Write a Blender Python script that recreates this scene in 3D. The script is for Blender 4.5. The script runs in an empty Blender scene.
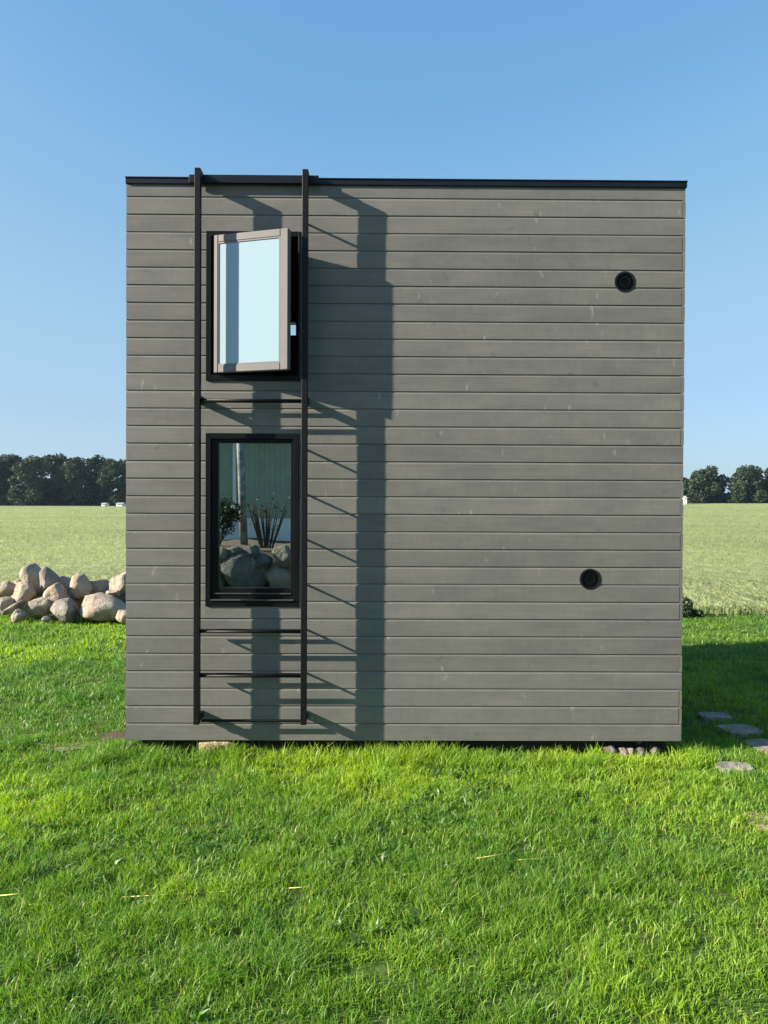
import bpy, bmesh, math, random
import numpy as np
from mathutils import Vector, Matrix

random.seed(7)
rng = np.random.default_rng(11)
sc = bpy.context.scene
COL = sc.collection

# ------------------------------------------------------------------ measures
F = 769.0                 # focal length in pixels
D = 6.0                   # camera to facade
S = D / F                 # metres per pixel on the facade
HOR = 505.0
GAP = 0.12                # cladding starts this high above the soil
EYE = GAP + (741.5 - HOR) * S
YAW = math.radians(0.45)
KX, KT = 3.8, 1.72        # sunlight runs right KX and down KT for each metre inwards


def wx(px, d=0.0):
    return (px - 384.0) / F * (D - d)


def wz(py, d=0.0):
    return EYE - (py - HOR) / F * (D - d)


def ground_at(px, py, z=0.0):
    dist = (EYE - z) * F / (py - HOR)
    return Vector(((px - 384.0) / F * dist, dist - D, z))


# ------------------------------------------------------------------ numpy noise
def _hash(ix, iy, seed):
    h = (ix * 374761393 + iy * 668265263 + seed * 974634777) & 0xFFFFFFFF
    h = ((h ^ (h >> 13)) * 1274126177) & 0xFFFFFFFF
    return ((h ^ (h >> 16)) & 0xFFFF) / 65535.0


def vnoise(x, y, seed=0):
    x = np.asarray(x, dtype=np.float64); y = np.asarray(y, dtype=np.float64)
    ix = np.floor(x).astype(np.int64); iy = np.floor(y).astype(np.int64)
    fx = x - ix; fy = y - iy
    fx = fx * fx * (3 - 2 * fx); fy = fy * fy * (3 - 2 * fy)
    a = _hash(ix, iy, seed); b = _hash(ix + 1, iy, seed)
    c = _hash(ix, iy + 1, seed); d = _hash(ix + 1, iy + 1, seed)
    return (a * (1 - fx) + b * fx) * (1 - fy) + (c * (1 - fx) + d * fx) * fy


def fbm(x, y, seed=0, o=3):
    v = 0; a = 0.5; t = 0
    for i in range(o):
        v = v + a * vnoise(np.asarray(x) * 2 ** i, np.asarray(y) * 2 ** i, seed + i * 17)
        t += a; a *= 0.5
    return v / t


# ------------------------------------------------------------------ materials
def new_mat(name):
    m = bpy.data.materials.new(name); m.use_nodes = True
    nt = m.node_tree; nt.nodes.clear()
    out = nt.nodes.new('ShaderNodeOutputMaterial')
    return m, nt, out


def N(nt, t, **kw):
    n = nt.nodes.new(t)
    for k, v in kw.items():
        if k in n.inputs.keys():
            n.inputs[k].default_value = v
        else:
            setattr(n, k, v)
    return n


def L(nt, a, b):
    nt.links.new(a, b)


def mixrgb(nt, a, b, fac, blend='MIX'):
    m = nt.nodes.new('ShaderNodeMix'); m.data_type = 'RGBA'; m.blend_type = blend
    for s, v in ((m.inputs[0], fac), (m.inputs[6], a), (m.inputs[7], b)):
        if isinstance(v, bpy.types.NodeSocket):
            L(nt, v, s)
        elif isinstance(v, (int, float)):
            s.default_value = v
        else:
            s.default_value = (*v, 1.0)
    return m.outputs[2]


def ramp(nt, src, pts):
    r = nt.nodes.new('ShaderNodeValToRGB')
    e = r.color_ramp.elements
    while len(e) < len(pts):
        e.new(0.5)
    for el, (p, c) in zip(e, pts):
        el.position = p
        el.color = (*c, 1.0) if not isinstance(c, (int, float)) else (c, c, c, 1.0)
    L(nt, src, r.inputs[0])
    return r.outputs[0]


def coords(nt, scale=(1, 1, 1), kind='Object'):
    tc = nt.nodes.new('ShaderNodeTexCoord')
    mp = nt.nodes.new('ShaderNodeMapping')
    mp.inputs['Scale'].default_value = scale
    L(nt, tc.outputs[kind], mp.inputs['Vector'])
    return mp.outputs[0]


def noise(nt, vec, scale, detail=3, rough=0.55):
    n = nt.nodes.new('ShaderNodeTexNoise')
    n.inputs['Scale'].default_value = scale
    n.inputs['Detail'].default_value = detail
    n.inputs['Roughness'].default_value = rough
    L(nt, vec, n.inputs['Vector'])
    return n.outputs['Fac']


def bsdf(nt, out, base, rough=0.6, metal=0.0, bump=None, bstr=0.3, bdist=0.01, spec=None):
    p = nt.nodes.new('ShaderNodeBsdfPrincipled')
    if isinstance(base, bpy.types.NodeSocket):
        L(nt, base, p.inputs['Base Color'])
    else:
        p.inputs['Base Color'].default_value = (*base, 1)
    if isinstance(rough, bpy.types.NodeSocket):
        L(nt, rough, p.inputs['Roughness'])
    else:
        p.inputs['Roughness'].default_value = rough
    p.inputs['Metallic'].default_value = metal
    if spec is not None:
        p.inputs['Specular IOR Level'].default_value = spec
    if bump is not None:
        b = nt.nodes.new('ShaderNodeBump')
        b.inputs['Strength'].default_value = bstr
        b.inputs['Distance'].default_value = bdist
        L(nt, bump, b.inputs['Height'])
        L(nt, b.outputs[0], p.inputs['Normal'])
    L(nt, p.outputs[0], out.inputs['Surface'])
    return p


def mat_plain(name, col, rough=0.5, metal=0.0, var=0.12, scale=9.0, bstr=0.08, spec=None):
    m, nt, out = new_mat(name)
    v = coords(nt)
    n = noise(nt, v, scale, 4)
    lo = tuple(c * (1 - var) for c in col); hi = tuple(min(1, c * (1 + var)) for c in col)
    c = ramp(nt, n, [(0.3, lo), (0.7, hi)])
    bsdf(nt, out, c, rough, metal, noise(nt, v, scale * 12, 3), bstr, 0.002, spec)
    return m


def mat_cladding(name, col):
    m, nt, out = new_mat(name)
    geo = nt.nodes.new('ShaderNodeNewGeometry')
    rnd = geo.outputs['Random Per Island']
    tc = nt.nodes.new('ShaderNodeTexCoord')
    # shift the grain of every board by its own random amount
    add = nt.nodes.new('ShaderNodeVectorMath'); add.operation = 'ADD'
    comb = nt.nodes.new('ShaderNodeCombineXYZ')
    mul = nt.nodes.new('ShaderNodeMath'); mul.operation = 'MULTIPLY'; mul.inputs[1].default_value = 57.0
    L(nt, rnd, mul.inputs[0])
    L(nt, mul.outputs[0], comb.inputs[0])
    L(nt, mul.outputs[0], comb.inputs[1])
    L(nt, tc.outputs['Object'], add.inputs[0]); L(nt, comb.outputs[0], add.inputs[1])

    def mapped(sx, sy, sz):
        mp = nt.nodes.new('ShaderNodeMapping'); mp.inputs['Scale'].default_value = (sx, sy, sz)
        L(nt, add.outputs[0], mp.inputs['Vector']); return mp.outputs[0]
    grain = noise(nt, mapped(2.0, 2.0, 60.0), 1.0, 5, 0.65)
    blotch = noise(nt, mapped(2.2, 2.2, 5.0), 1.0, 4, 0.6)
    marks = noise(nt, mapped(26.0, 26.0, 7.0), 1.0, 4, 0.7)
    tone = mixrgb(nt, tuple(c * 0.93 for c in col), tuple(c * 1.07 for c in col), rnd)
    c = mixrgb(nt, tone, ramp(nt, grain, [(0.3, 0.84), (0.7, 1.12)]), 0.5, 'MULTIPLY')
    c = mixrgb(nt, c, ramp(nt, blotch, [(0.3, (0.78, 0.80, 0.83)), (0.7, (1.17, 1.15, 1.09))]), 0.75, 'MULTIPLY')
    c = mixrgb(nt, c, ramp(nt, marks, [(0.30, 0.86), (0.5, 1.0), (0.62, 1.0), (0.74, 1.35)]), 0.55, 'MULTIPLY')
    # knots: pale worn rings and a few dark cores
    def knots(scale, lo, hi, dens, sc3=(1.0, 1.0, 1.0)):
        v = nt.nodes.new('ShaderNodeTexVoronoi'); v.feature = 'F1'
        v.inputs['Scale'].default_value = scale
        nz = nt.nodes.new('ShaderNodeTexNoise'); nz.inputs['Scale'].default_value = 9.0; nz.inputs['Detail'].default_value = 3
        base_v = mapped(*sc3)
        L(nt, base_v, nz.inputs['Vector'])
        wob = nt.nodes.new('ShaderNodeVectorMath'); wob.operation = 'MULTIPLY_ADD'
        L(nt, nz.outputs['Color'], wob.inputs[0]); wob.inputs[1].default_value = (.16, .16, .16); L(nt, base_v, wob.inputs[2])
        L(nt, wob.outputs[0], v.inputs['Vector'])
        near = ramp(nt, v.outputs['Distance'], [(lo, 1.0), (hi, 0.0)])
        sel = nt.nodes.new('ShaderNodeSeparateColor'); L(nt, v.outputs['Color'], sel.inputs[0])
        pick = ramp(nt, sel.outputs[0], [(dens, 1.0), (dens + 0.02, 0.0)])
        mm = nt.nodes.new('ShaderNodeMath'); mm.operation = 'MULTIPLY'
        L(nt, near, mm.inputs[0]); L(nt, pick, mm.inputs[1])
        m2 = nt.nodes.new('ShaderNodeMath'); m2.operation = 'MULTIPLY'
        L(nt, mm.outputs[0], m2.inputs[0])
        L(nt, ramp(nt, marks, [(0.35, 0.15), (0.65, 1.0)]), m2.inputs[1])
        return m2.outputs[0]
    k1 = knots(6.0, 0.02, 0.17, 0.40, (1.7, 1.0, .75))
    c = mixrgb(nt, c, tuple(min(1, x * 1.95) for x in col), k1)
    k2 = knots(4.7, 0.03, 0.15, 0.42)
    c = mixrgb(nt, c, tuple(x * 0.62 for x in col), k2)
    # rain splash paler towards the lowest boards
    bsdf(nt, out, c, 0.72, 0.0, grain, 0.20, 0.003, 0.3)
    return m


def mat_film():
    # pane still under its pale protective film: part mirror, part milky
    m, nt, out = new_mat('pale_filmed_glass')
    p = N(nt, 'ShaderNodeBsdfPrincipled', Roughness=0.25)
    p.inputs['Specular IOR Level'].default_value = 0.25
    p.inputs['Base Color'].default_value = (0.28, 0.375, 0.415, 1)
    g = nt.nodes.new('ShaderNodeBsdfGlossy'); g.inputs['Roughness'].default_value = 0.03
    g.inputs['Color'].default_value = (0.80, 0.92, 0.95, 1)
    mx = nt.nodes.new('ShaderNodeMixShader'); mx.inputs[0].default_value = 0.03
    L(nt, p.outputs[0], mx.inputs[1]); L(nt, g.outputs[0], mx.inputs[2])
    L(nt, mx.outputs[0], out.inputs['Surface'])
    return m


def mat_mirror_glass():
    m, nt, out = new_mat('coated_window_glass')
    t = nt.nodes.new('ShaderNodeBsdfTransparent'); t.inputs['Color'].default_value = (0.45, 0.55, 0.52, 1)
    g = nt.nodes.new('ShaderNodeBsdfGlossy'); g.inputs['Roughness'].default_value = 0.0
    g.inputs['Color'].default_value = (0.86, 0.94, 0.88, 1)
    v = coords(nt)
    b = nt.nodes.new('ShaderNodeBump'); b.inputs['Strength'].default_value = 0.03; b.inputs['Distance'].default_value = 0.003
    L(nt, noise(nt, v, 3.0, 1), b.inputs['Height']); L(nt, b.outputs[0], g.inputs['Normal'])
    mx = nt.nodes.new('ShaderNodeMixShader'); mx.inputs[0].default_value = 0.60
    L(nt, t.outputs[0], mx.inputs[1]); L(nt, g.outputs[0], mx.inputs[2])
    L(nt, mx.outputs[0], out.inputs['Surface'])
    return m


def mat_blades(name, transl=0.45, rough=0.45, spec=0.35):
    m, nt, out = new_mat(name)
    at = nt.nodes.new('ShaderNodeAttribute'); at.attribute_name = 'tint'
    p = N(nt, 'ShaderNodeBsdfPrincipled', Roughness=rough)
    p.inputs['Specular IOR Level'].default_value = spec
    L(nt, at.outputs['Color'], p.inputs['Base Color'])
    t = nt.nodes.new('ShaderNodeBsdfTranslucent')
    hs = nt.nodes.new('ShaderNodeHueSaturation'); hs.inputs['Value'].default_value = 1.5; hs.inputs['Saturation'].default_value = 1.08
    L(nt, at.outputs['Color'], hs.inputs['Color']); L(nt, hs.outputs[0], t.inputs['Color'])
    mx = nt.nodes.new('ShaderNodeMixShader'); mx.inputs[0].default_value = transl
    L(nt, p.outputs[0], mx.inputs[1]); L(nt, t.outputs[0], mx.inputs[2])
    L(nt, mx.outputs[0], out.inputs['Surface'])
    return m


def mat_leaf(name, lo, hi, transl=0.25):
    m, nt, out = new_mat(name)
    geo = nt.nodes.new('ShaderNodeNewGeometry')
    v = coords(nt)
    base = ramp(nt, geo.outputs['Random Per Island'], [(0.0, lo), (1.0, hi)])
    c = mixrgb(nt, base, ramp(nt, noise(nt, v, 0.35, 2), [(0.3, 0.6), (0.7, 1.35)]), 1.0, 'MULTIPLY')
    p = N(nt, 'ShaderNodeBsdfPrincipled', Roughness=0.55)
    p.inputs['Specular IOR Level'].default_value = 0.3
    L(nt, c, p.inputs['Base Color'])
    t = nt.nodes.new('ShaderNodeBsdfTranslucent'); L(nt, c, t.inputs['Color'])
    mx = nt.nodes.new('ShaderNodeMixShader'); mx.inputs[0].default_value = transl
    L(nt, p.outputs[0], mx.inputs[1]); L(nt, t.outputs[0], mx.inputs[2])
    L(nt, mx.outputs[0], out.inputs['Surface'])
    return m


def mat_stone(name, a, b, c):
    m, nt, out = new_mat(name)
    v = coords(nt)
    info = nt.nodes.new('ShaderNodeObjectInfo')
    big = noise(nt, v, 3.0, 4, 0.6)
    spk = noise(nt, v, 60.0, 3, 0.7)
    col = ramp(nt, big, [(0.28, a), (0.5, b), (0.75, c)])
    col = mixrgb(nt, col, ramp(nt, spk, [(0.35, 0.45), (0.6, 1.15)]), 0.75, 'MULTIPLY')
    col = mixrgb(nt, col, ramp(nt, info.outputs['Random'], [(0, (0.68, 0.70, 0.74)), (0.35, (1.05, 1.03, 1.0)), (0.7, (1.02, 0.93, 0.85)), (1, (1.28, 1.14, 1.0))]), 1.0, 'MULTIPLY')
    lich = noise(nt, v, 9.0, 5, 0.7)
    col = mixrgb(nt, col, (0.42, 0.42, 0.33), ramp(nt, lich, [(0.60, 0.0), (0.68, 0.5)]))
    h = nt.nodes.new('ShaderNodeMath'); h.operation = 'ADD'
    L(nt, noise(nt, v, 14.0, 6, 0.65), h.inputs[0]); L(nt, big, h.inputs[1])
    bsdf(nt, out, col, 0.85, 0.0, h.outputs[0], 0.9, 0.05, 0.25)
    return m


def mat_ground():
    m, nt, out = new_mat('lawn_soil')
    v = coords(nt, kind='Object')
    a = noise(nt, v, 0.55, 4); b = noise(nt, v, 14.0, 5, 0.7)
    c = ramp(nt, a, [(0.3, (0.055, 0.095, 0.02)), (0.7, (0.09, 0.14, 0.025))])
    c = mixrgb(nt, c, (0.075, 0.055, 0.033), ramp(nt, b, [(0.5, 0.0), (0.7, 0.6)]))
    bsdf(nt, out, c, 0.95, 0.0, b, 0.6, 0.03, 0.1)
    return m


def mat_field():
    m, nt, out = new_mat('ripening_crop')
    v = coords(nt)
    v2 = coords(nt, (0.02, 0.09, 1))
    a = noise(nt, v2, 1.0, 4, 0.6); b = noise(nt, v, 2.6, 5, 0.75); t = noise(nt, v, 0.16, 3)
    c = ramp(nt, a, [(0.3, (0.240, 0.280, 0.115)), (0.7, (0.300, 0.335, 0.145))])
    c = mixrgb(nt, c, ramp(nt, b, [(0.32, 0.62), (0.62, 1.2)]), 0.8, 'MULTIPLY')
    c = mixrgb(nt, c, ramp(nt, t, [(0.35, 0.88), (0.65, 1.1)]), 1.0, 'MULTIPLY')
    bsdf(nt, out, c, 0.9, 0.0, b, 0.9, 0.35, 0.1)
    return m


M = {}
M['clad'] = mat_cladding('grey_painted_boards', (0.155, 0.1495, 0.136))
M['black_steel'] = mat_plain('black_powder_coat', (0.006, 0.006, 0.0075), 0.5, 0.0, 0.25, 14, 0.1, 0.18)
M['trim'] = mat_plain('dark_blue_black_flashing', (0.005, 0.008, 0.016), 0.45, 0.0, 0.2, 5, 0.05, 0.25)
M['frame'] = mat_plain('black_window_frame', (0.005, 0.0055, 0.006), 0.4, 0.0, 0.2, 8, 0.05, 0.18)
M['sill_metal'] = mat_plain('worn_dark_sill', (0.10, 0.10, 0.10), 0.35, 0.4, 0.2, 12, 0.05)
M['sash'] = mat_plain('warm_grey_sash', (0.142, 0.131, 0.124), 0.45, 0.0, 0.06, 6, 0.05)
M['film'] = mat_film()
M['glass'] = mat_mirror_glass()
M['inner'] = mat_plain('dark_interior_boards', (0.05, 0.055, 0.05), 0.8)
M['roof'] = mat_plain('bitumen_roof', (0.03, 0.03, 0.032), 0.9)
M['vent'] = mat_plain('black_vent_plastic', (0.006, 0.006, 0.007), 0.5, spec=0.2)
M['vent_rim'] = mat_plain('vent_rim_plastic', (0.010, 0.010, 0.011), 0.4, spec=0.3)
M['plinth'] = mat_plain('gap_shade_black', (0.012, 0.012, 0.012), 0.9)  # shade of the gap under the cabin, put into the colour
M['stone'] = mat_stone('field_granite', (0.19, 0.164, 0.132), (0.335, 0.293, 0.238), (0.445, 0.396, 0.328))
M['stone_grey'] = mat_stone('grey_granite', (0.13, 0.12, 0.11), (0.22, 0.205, 0.19), (0.32, 0.30, 0.275))
M['block'] = mat_stone('pale_footing_stone', (0.30, 0.23, 0.14), (0.40, 0.32, 0.21), (0.46, 0.38, 0.27))
M['cobble'] = mat_stone('dull_cobble', (0.10, 0.094, 0.084), (0.17, 0.158, 0.14), (0.24, 0.225, 0.20))
M['slab'] = mat_stone('paving_stone', (0.20, 0.19, 0.165), (0.29, 0.275, 0.24), (0.38, 0.355, 0.31))
M['ground'] = mat_ground()
M['field'] = mat_field()
M['grass'] = mat_blades('grass_blades', 0.42)
M['crop'] = mat_blades('crop_stalks', 0.55, 0.6, 0.2)
M['leaf_dark'] = mat_leaf('far_leaves', (0.018, 0.034, 0.018), (0.042, 0.062, 0.026))  # green shifted slightly blue to stand for distance haze
M['leaf_mid'] = mat_leaf('far_leaves_lighter', (0.024, 0.044, 0.018), (0.052, 0.076, 0.028))
M['leaf_bush'] = mat_leaf('bush_leaves', (0.018, 0.035, 0.012), (0.04, 0.065, 0.02))
M['bark'] = mat_plain('bark', (0.07, 0.055, 0.042), 0.9, 0, 0.3, 4, 0.5)
M['string'] = mat_plain('yellow_string', (0.52, 0.50, 0.10), 0.6)
M['green_wall'] = mat_plain('green_boards', (0.27, 0.37, 0.29), 0.7, 0, 0.15, 2)
M['white_wall'] = mat_plain('white_plaster', (0.78, 0.80, 0.82), 0.8, 0, 0.05, 2)
M['tile'] = mat_plain('brown_roof_tiles', (0.12, 0.07, 0.05), 0.8)
M['barn'] = mat_plain('whitewashed_barn', (0.75, 0.74, 0.70), 0.8)
M['barn_roof'] = mat_plain('pale_barn_roof', (0.40, 0.39, 0.37), 0.8)
M['soil_dry'] = mat_plain('dry_thin_soil', (0.15, 0.16, 0.06), 0.95, 0, 0.35, 9, 0.6)
M['soil_dark'] = mat_plain('dark_loose_soil', (0.055, 0.032, 0.02), 0.95, 0, 0.35, 9, 0.6)
M['soil_sand'] = mat_plain('sandy_soil', (0.30, 0.22, 0.12), 0.95, 0, 0.3, 9, 0.6)
M['bank'] = mat_plain('dry_bank_turf', (0.11, 0.085, 0.05), 0.95, 0, 0.35, 2.0, 0.5)
M['birch'] = mat_plain('pale_bark', (0.24, 0.24, 0.23), 0.8, 0, 0.7, 5.0, 0.3)


# ------------------------------------------------------------------ object helpers
def link(name, me, mat=None, parent=None, smooth=False, loc=None):
    o = bpy.data.objects.new(name, me)
    COL.objects.link(o)
    if mat is not None:
        me.materials.append(mat)
    if parent is not None:
        o.parent = parent
    if smooth:
        me.polygons.foreach_set('use_smooth', [True] * len(me.polygons))
    if loc is not None:
        o.location = loc
    return o


def from_bm(name, bm, mat, parent=None, smooth=False, loc=None, bevel=0.0, off=None):
    if off is not None:
        bmesh.ops.translate(bm, verts=bm.verts, vec=-Vector(off))
    if bevel > 0:
        bmesh.ops.bevel(bm, geom=bm.edges[:], offset=bevel, segments=1, affect='EDGES')
    bmesh.ops.recalc_face_normals(bm, faces=bm.faces)
    me = bpy.data.meshes.new(name)
    bm.to_mesh(me); bm.free()
    return link(name, me, mat, parent, smooth, loc)


def box(bm, x0, x1, y0, y1, z0, z1):
    vs = [bm.verts.new((x, y, z)) for x in (x0, x1) for y in (y0, y1) for z in (z0, z1)]
    for f in ((0, 1, 3, 2), (4, 6, 7, 5), (0, 4, 5, 1), (2, 3, 7, 6), (0, 2, 6, 4), (1, 5, 7, 3)):
        bm.faces.new([vs[i] for i in f])


def cyl(bm, p0, p1, r0, r1=None, seg=12):
    r1 = r0 if r1 is None else r1
    p0 = Vector(p0); p1 = Vector(p1)
    ax = (p1 - p0).normalized()
    u = ax.orthogonal().normalized(); w = ax.cross(u)
    ra = []; rb = []
    for i in range(seg):
        a = 2 * math.pi * i / seg
        dv = u * math.cos(a) + w * math.sin(a)
        ra.append(bm.verts.new(p0 + dv * r0)); rb.append(bm.verts.new(p1 + dv * r1))
    for i in range(seg):
        j = (i + 1) % seg
        bm.faces.new((ra[i], ra[j], rb[j], rb[i]))
    bm.faces.new(ra[::-1]); bm.faces.new(rb)


def ring(bm, cx, cz, r_in, r_out, y0, y1, seg=40):
    rows = []
    for r, y in ((r_in, y0), (r_out, y0), (r_out, y1), (r_in, y1)):
        rows.append([bm.verts.new((cx + r * math.cos(2 * math.pi * i / seg), y, cz + r * math.sin(2 * math.pi * i / seg))) for i in range(seg)])
    for k in range(4):
        a = rows[k]; b = rows[(k + 1) % 4]
        for i in range(seg):
            j = (i + 1) % seg
            bm.faces.new((a[i], a[j], b[j], b[i]))


def empty(name, label, cat, loc=(0, 0, 0), rz=0.0, group=None):
    o = bpy.data.objects.new(name, None); COL.objects.link(o)
    o.empty_display_size = 0.2
    o.location = loc; o.rotation_euler = (0, 0, rz)
    return tag(o, label, cat, group)


def tag(o, label=None, cat=None, group=None, kind=None):
    if label: o['label'] = label
    if cat: o['category'] = cat
    if group: o['group'] = group
    if kind: o['kind'] = kind
    return o


def mesh_np(name, verts, faces_idx, loop_tot, mat, tint=None):
    me = bpy.data.meshes.new(name)
    nv = len(verts)
    me.vertices.add(nv); me.vertices.foreach_set('co', verts.astype(np.float32).ravel())
    me.loops.add(len(faces_idx)); me.loops.foreach_set('vertex_index', faces_idx.astype(np.int32))
    nf = len(loop_tot)
    me.polygons.add(nf)
    st = np.concatenate(([0], np.cumsum(loop_tot)[:-1])).astype(np.int32)
    me.polygons.foreach_set('loop_start', st)
    me.update(calc_edges=True)
    if tint is not None:
        at = me.color_attributes.new('tint', 'FLOAT_COLOR', 'POINT')
        at.data.foreach_set('color', tint.astype(np.float32).ravel())
    return link(name, me, mat)


# ------------------------------------------------------------------ camera, light, sky
cam = bpy.data.cameras.new('camera'); co = bpy.data.objects.new('camera', cam); COL.objects.link(co)
cam.sensor_fit = 'VERTICAL'; cam.sensor_height = 36.0
cam.lens = 36.0 * F / 1024.0
cam.clip_start = 0.05; cam.clip_end = 8000.0
pitch = math.atan((512 - HOR) / F)
ROLL = math.radians(0.25)
co.matrix_world = Matrix.Translation((0, -D, EYE)) @ Matrix.Rotation(math.radians(90) - pitch, 4, 'X') @ Matrix.Rotation(ROLL, 4, 'Z')
sc.camera = co

ldir = Vector((KX, 1.0, -KT)).normalized()
sun = bpy.data.lights.new('sun', 'SUN'); so = bpy.data.objects.new('sun', sun); COL.objects.link(so)
sun.energy = 5.0; sun.angle = math.radians(0.53); sun.color = (1.0, 0.90, 0.76)
so.rotation_mode = 'QUATERNION'; so.rotation_quaternion = ldir.to_track_quat('-Z', 'Y')
so.location = (-20, -6, 12)
elev = math.asin(-ldir.z)
az = math.atan2(-ldir.x, -ldir.y)         # clockwise from +Y

w = bpy.data.worlds.new('World'); sc.world = w; w.use_nodes = True
nt = w.node_tree; nt.nodes.clear()
wo = nt.nodes.new('ShaderNodeOutputWorld'); bg = nt.nodes.new('ShaderNodeBackground')
sky = nt.nodes.new('ShaderNodeTexSky'); sky.sky_type = 'NISHITA'; sky.sun_disc = False
sky.sun_elevation = elev; sky.sun_rotation = az % (2 * math.pi)
sky.air_density = 1.0; sky.dust_density = 1.0; sky.ozone_density = 6.0; sky.altitude = 0
bg.inputs['Strength'].default_value = 0.107
gm = nt.nodes.new('ShaderNodeGamma'); gm.inputs['Gamma'].default_value = 0.6      # softer contrast between zenith and horizon
L(nt, sky.outputs[0], gm.inputs['Color'])
hsv = nt.nodes.new('ShaderNodeHueSaturation'); hsv.inputs['Saturation'].default_value = 1.11; hsv.inputs['Value'].default_value = 1.09
L(nt, mixrgb(nt, gm.outputs[0], (0.92, 1.10, 1.17), 1.0, 'MULTIPLY'), hsv.inputs['Color'])
dn = nt.nodes.new('ShaderNodeVectorMath'); dn.operation = 'SCALE'; dn.inputs['Scale'].default_value = 0.25
up = nt.nodes.new('ShaderNodeVectorMath'); up.operation = 'SCALE'; up.inputs['Scale'].default_value = 4.0
cv = nt.nodes.new('ShaderNodeRGBCurve'); cv.mapping.use_clip = False
for ci, pts in enumerate((((.10, .10), (.165, .172), (.205, .258), (.262, .350), (.386, .435), (.6, .55)),
                          ((.2, .215), (.386, .418), (.474, .527), (.591, .615), (.701, .650)),
                          ((.4, .44), (.716, .75), (.823, .80), (.97, .86)))):
    c_ = cv.mapping.curves[ci]
    k_ = 0.107 * 2 ** 1.5 * 4
    c_.points[0].location = (0, 0); c_.points[1].location = (1, (.82, .88, .93)[ci])
    for a_, b_ in pts:
        c_.points.new(a_ / k_, b_ / k_)
cv.mapping.update()
L(nt, hsv.outputs[0], dn.inputs[0]); L(nt, dn.outputs[0], cv.inputs['Color'])
L(nt, cv.outputs[0], up.inputs[0]); L(nt, up.outputs[0], bg.inputs['Color']); L(nt, bg.outputs[0], wo.inputs['Surface'])
vs = sc.view_settings
vs.view_transform = 'Standard'; vs.look = 'None'; vs.gamma = 1.0; vs.use_curve_mapping = False
vs.exposure = 1.5
sc.cycles.max_bounces = 8; sc.cycles.transparent_max_bounces = 8
sc.cycles.use_denoising = True

# ------------------------------------------------------------------ house
HX0, HX1 = wx(126.5), wx(684)
HD = 3.1
Z0 = GAP
ZT = wz(186.5)             # cladding top under the trim
PITCH = 17.49 * S
hc = (HX0 + HX1) / 2
house = empty('wooden_cabin', 'two storey grey timber clad cube cabin with flat roof and black windows', 'cabin', (hc, 0, 0), YAW)
OFF = (hc, 0, 0)

WIN_LO = (wx(206), wx(299), wz(607), wz(434.5))
WIN_UP = (wx(206), wx(300), wz(382), wz(233.5))
VENTS = ((624, 281), (591, 578.5))
RV = 10.5 * S
# small high window in the rear wall, seen through the gap beside the open sash
bk = (D + HD) / D
REAR = (wx(270) * bk, wx(299) * bk, EYE + (505 - 339) * S * bk, EYE + (505 - 325.5) * S * bk)
GRV = 0.007; TH = 0.024


def board_rows():
    zs = []
    z = Z0
    while z < ZT - 0.01:
        zs.append((z, min(z + PITCH, ZT))); z += PITCH
    return zs


def board(bm, x0, x1, y, out, z0, z1, axis):
    """one bevelled board; y = plane of the face, out = outward sign, axis 0: runs in x, 1: runs in y"""
    c = 0.006
    # profile (depth from face inwards, z)
    pr = [(TH, z0), (0.007, z0), (0.003, z0 + 0.001), (0.0004, z0 + 0.004), (0, z0 + .03), (0, z1 - GRV - .010), (0.0035, z1 - GRV), (0.0065, z1 - GRV + .001), (0.0065, z1 - 0.0006), (TH, z1 - 0.0006)]
    a = []; b = []
    for d, z in pr:
        p = y - out * d
        if axis == 0:
            a.append(bm.verts.new((x0, p, z))); b.append(bm.verts.new((x1, p, z)))
        else:
            a.append(bm.verts.new((p, x0, z))); b.append(bm.verts.new((p, x1, z)))
    n = len(pr)
    for i in range(n):
        j = (i + 1) % n
        bm.faces.new((a[i], a[j], b[j], b[i]))
    bm.faces.new(a[::-1]); bm.faces.new(b)


def clip_board(bm, x0, x1, y, out, z0, z1, axis, holes):
    """a board interrupted or notched by rectangular holes"""
    hs = [h for h in holes if h[2] < z1 and h[3] > z0]
    if not hs:
        board(bm, x0, x1, y, out, z0, z1, axis); return
    h = hs[0]
    board(bm, x0, h[0], y, out, z0, z1, axis)
    board(bm, h[1], x1, y, out, z0, z1, axis)
    if h[3] < z1 - 0.02:
        board(bm, h[0] + .0005, h[1] - .0005, y, out, h[3], z1, axis)
    if h[2] > z0 + 0.02:
        zz = h[2]
        pts = [(TH, z0), (0.010, z0), (0.003, z0 + 0.002), (0, z0 + 0.004), (0, zz), (TH, zz)]
        a = [bm.verts.new((h[0] + .0005, y - out * d, z)) for d, z in pts]
        b = [bm.verts.new((h[1] - .0005, y - out * d, z)) for d, z in pts]
        for i in range(len(pts)):
            j = (i + 1) % len(pts)
            bm.faces.new((a[i], a[j], b[j], b[i]))
        bm.faces.new(a[::-1]); bm.faces.new(b)


def boolean_cut(o, cutters):
    for c in cutters:
        md = o.modifiers.new('cut', 'BOOLEAN'); md.operation = 'DIFFERENCE'; md.solver = 'EXACT'; md.object = c
    dg = bpy.context.evaluated_depsgraph_get(); dg.update()
    me = bpy.data.meshes.new_from_object(o.evaluated_get(dg))
    o.modifiers.clear(); old = o.data; o.data = me; bpy.data.meshes.remove(old)
    for c in cutters:
        me = c.data
        bpy.data.objects.remove(c); bpy.data.meshes.remove(me)


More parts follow.
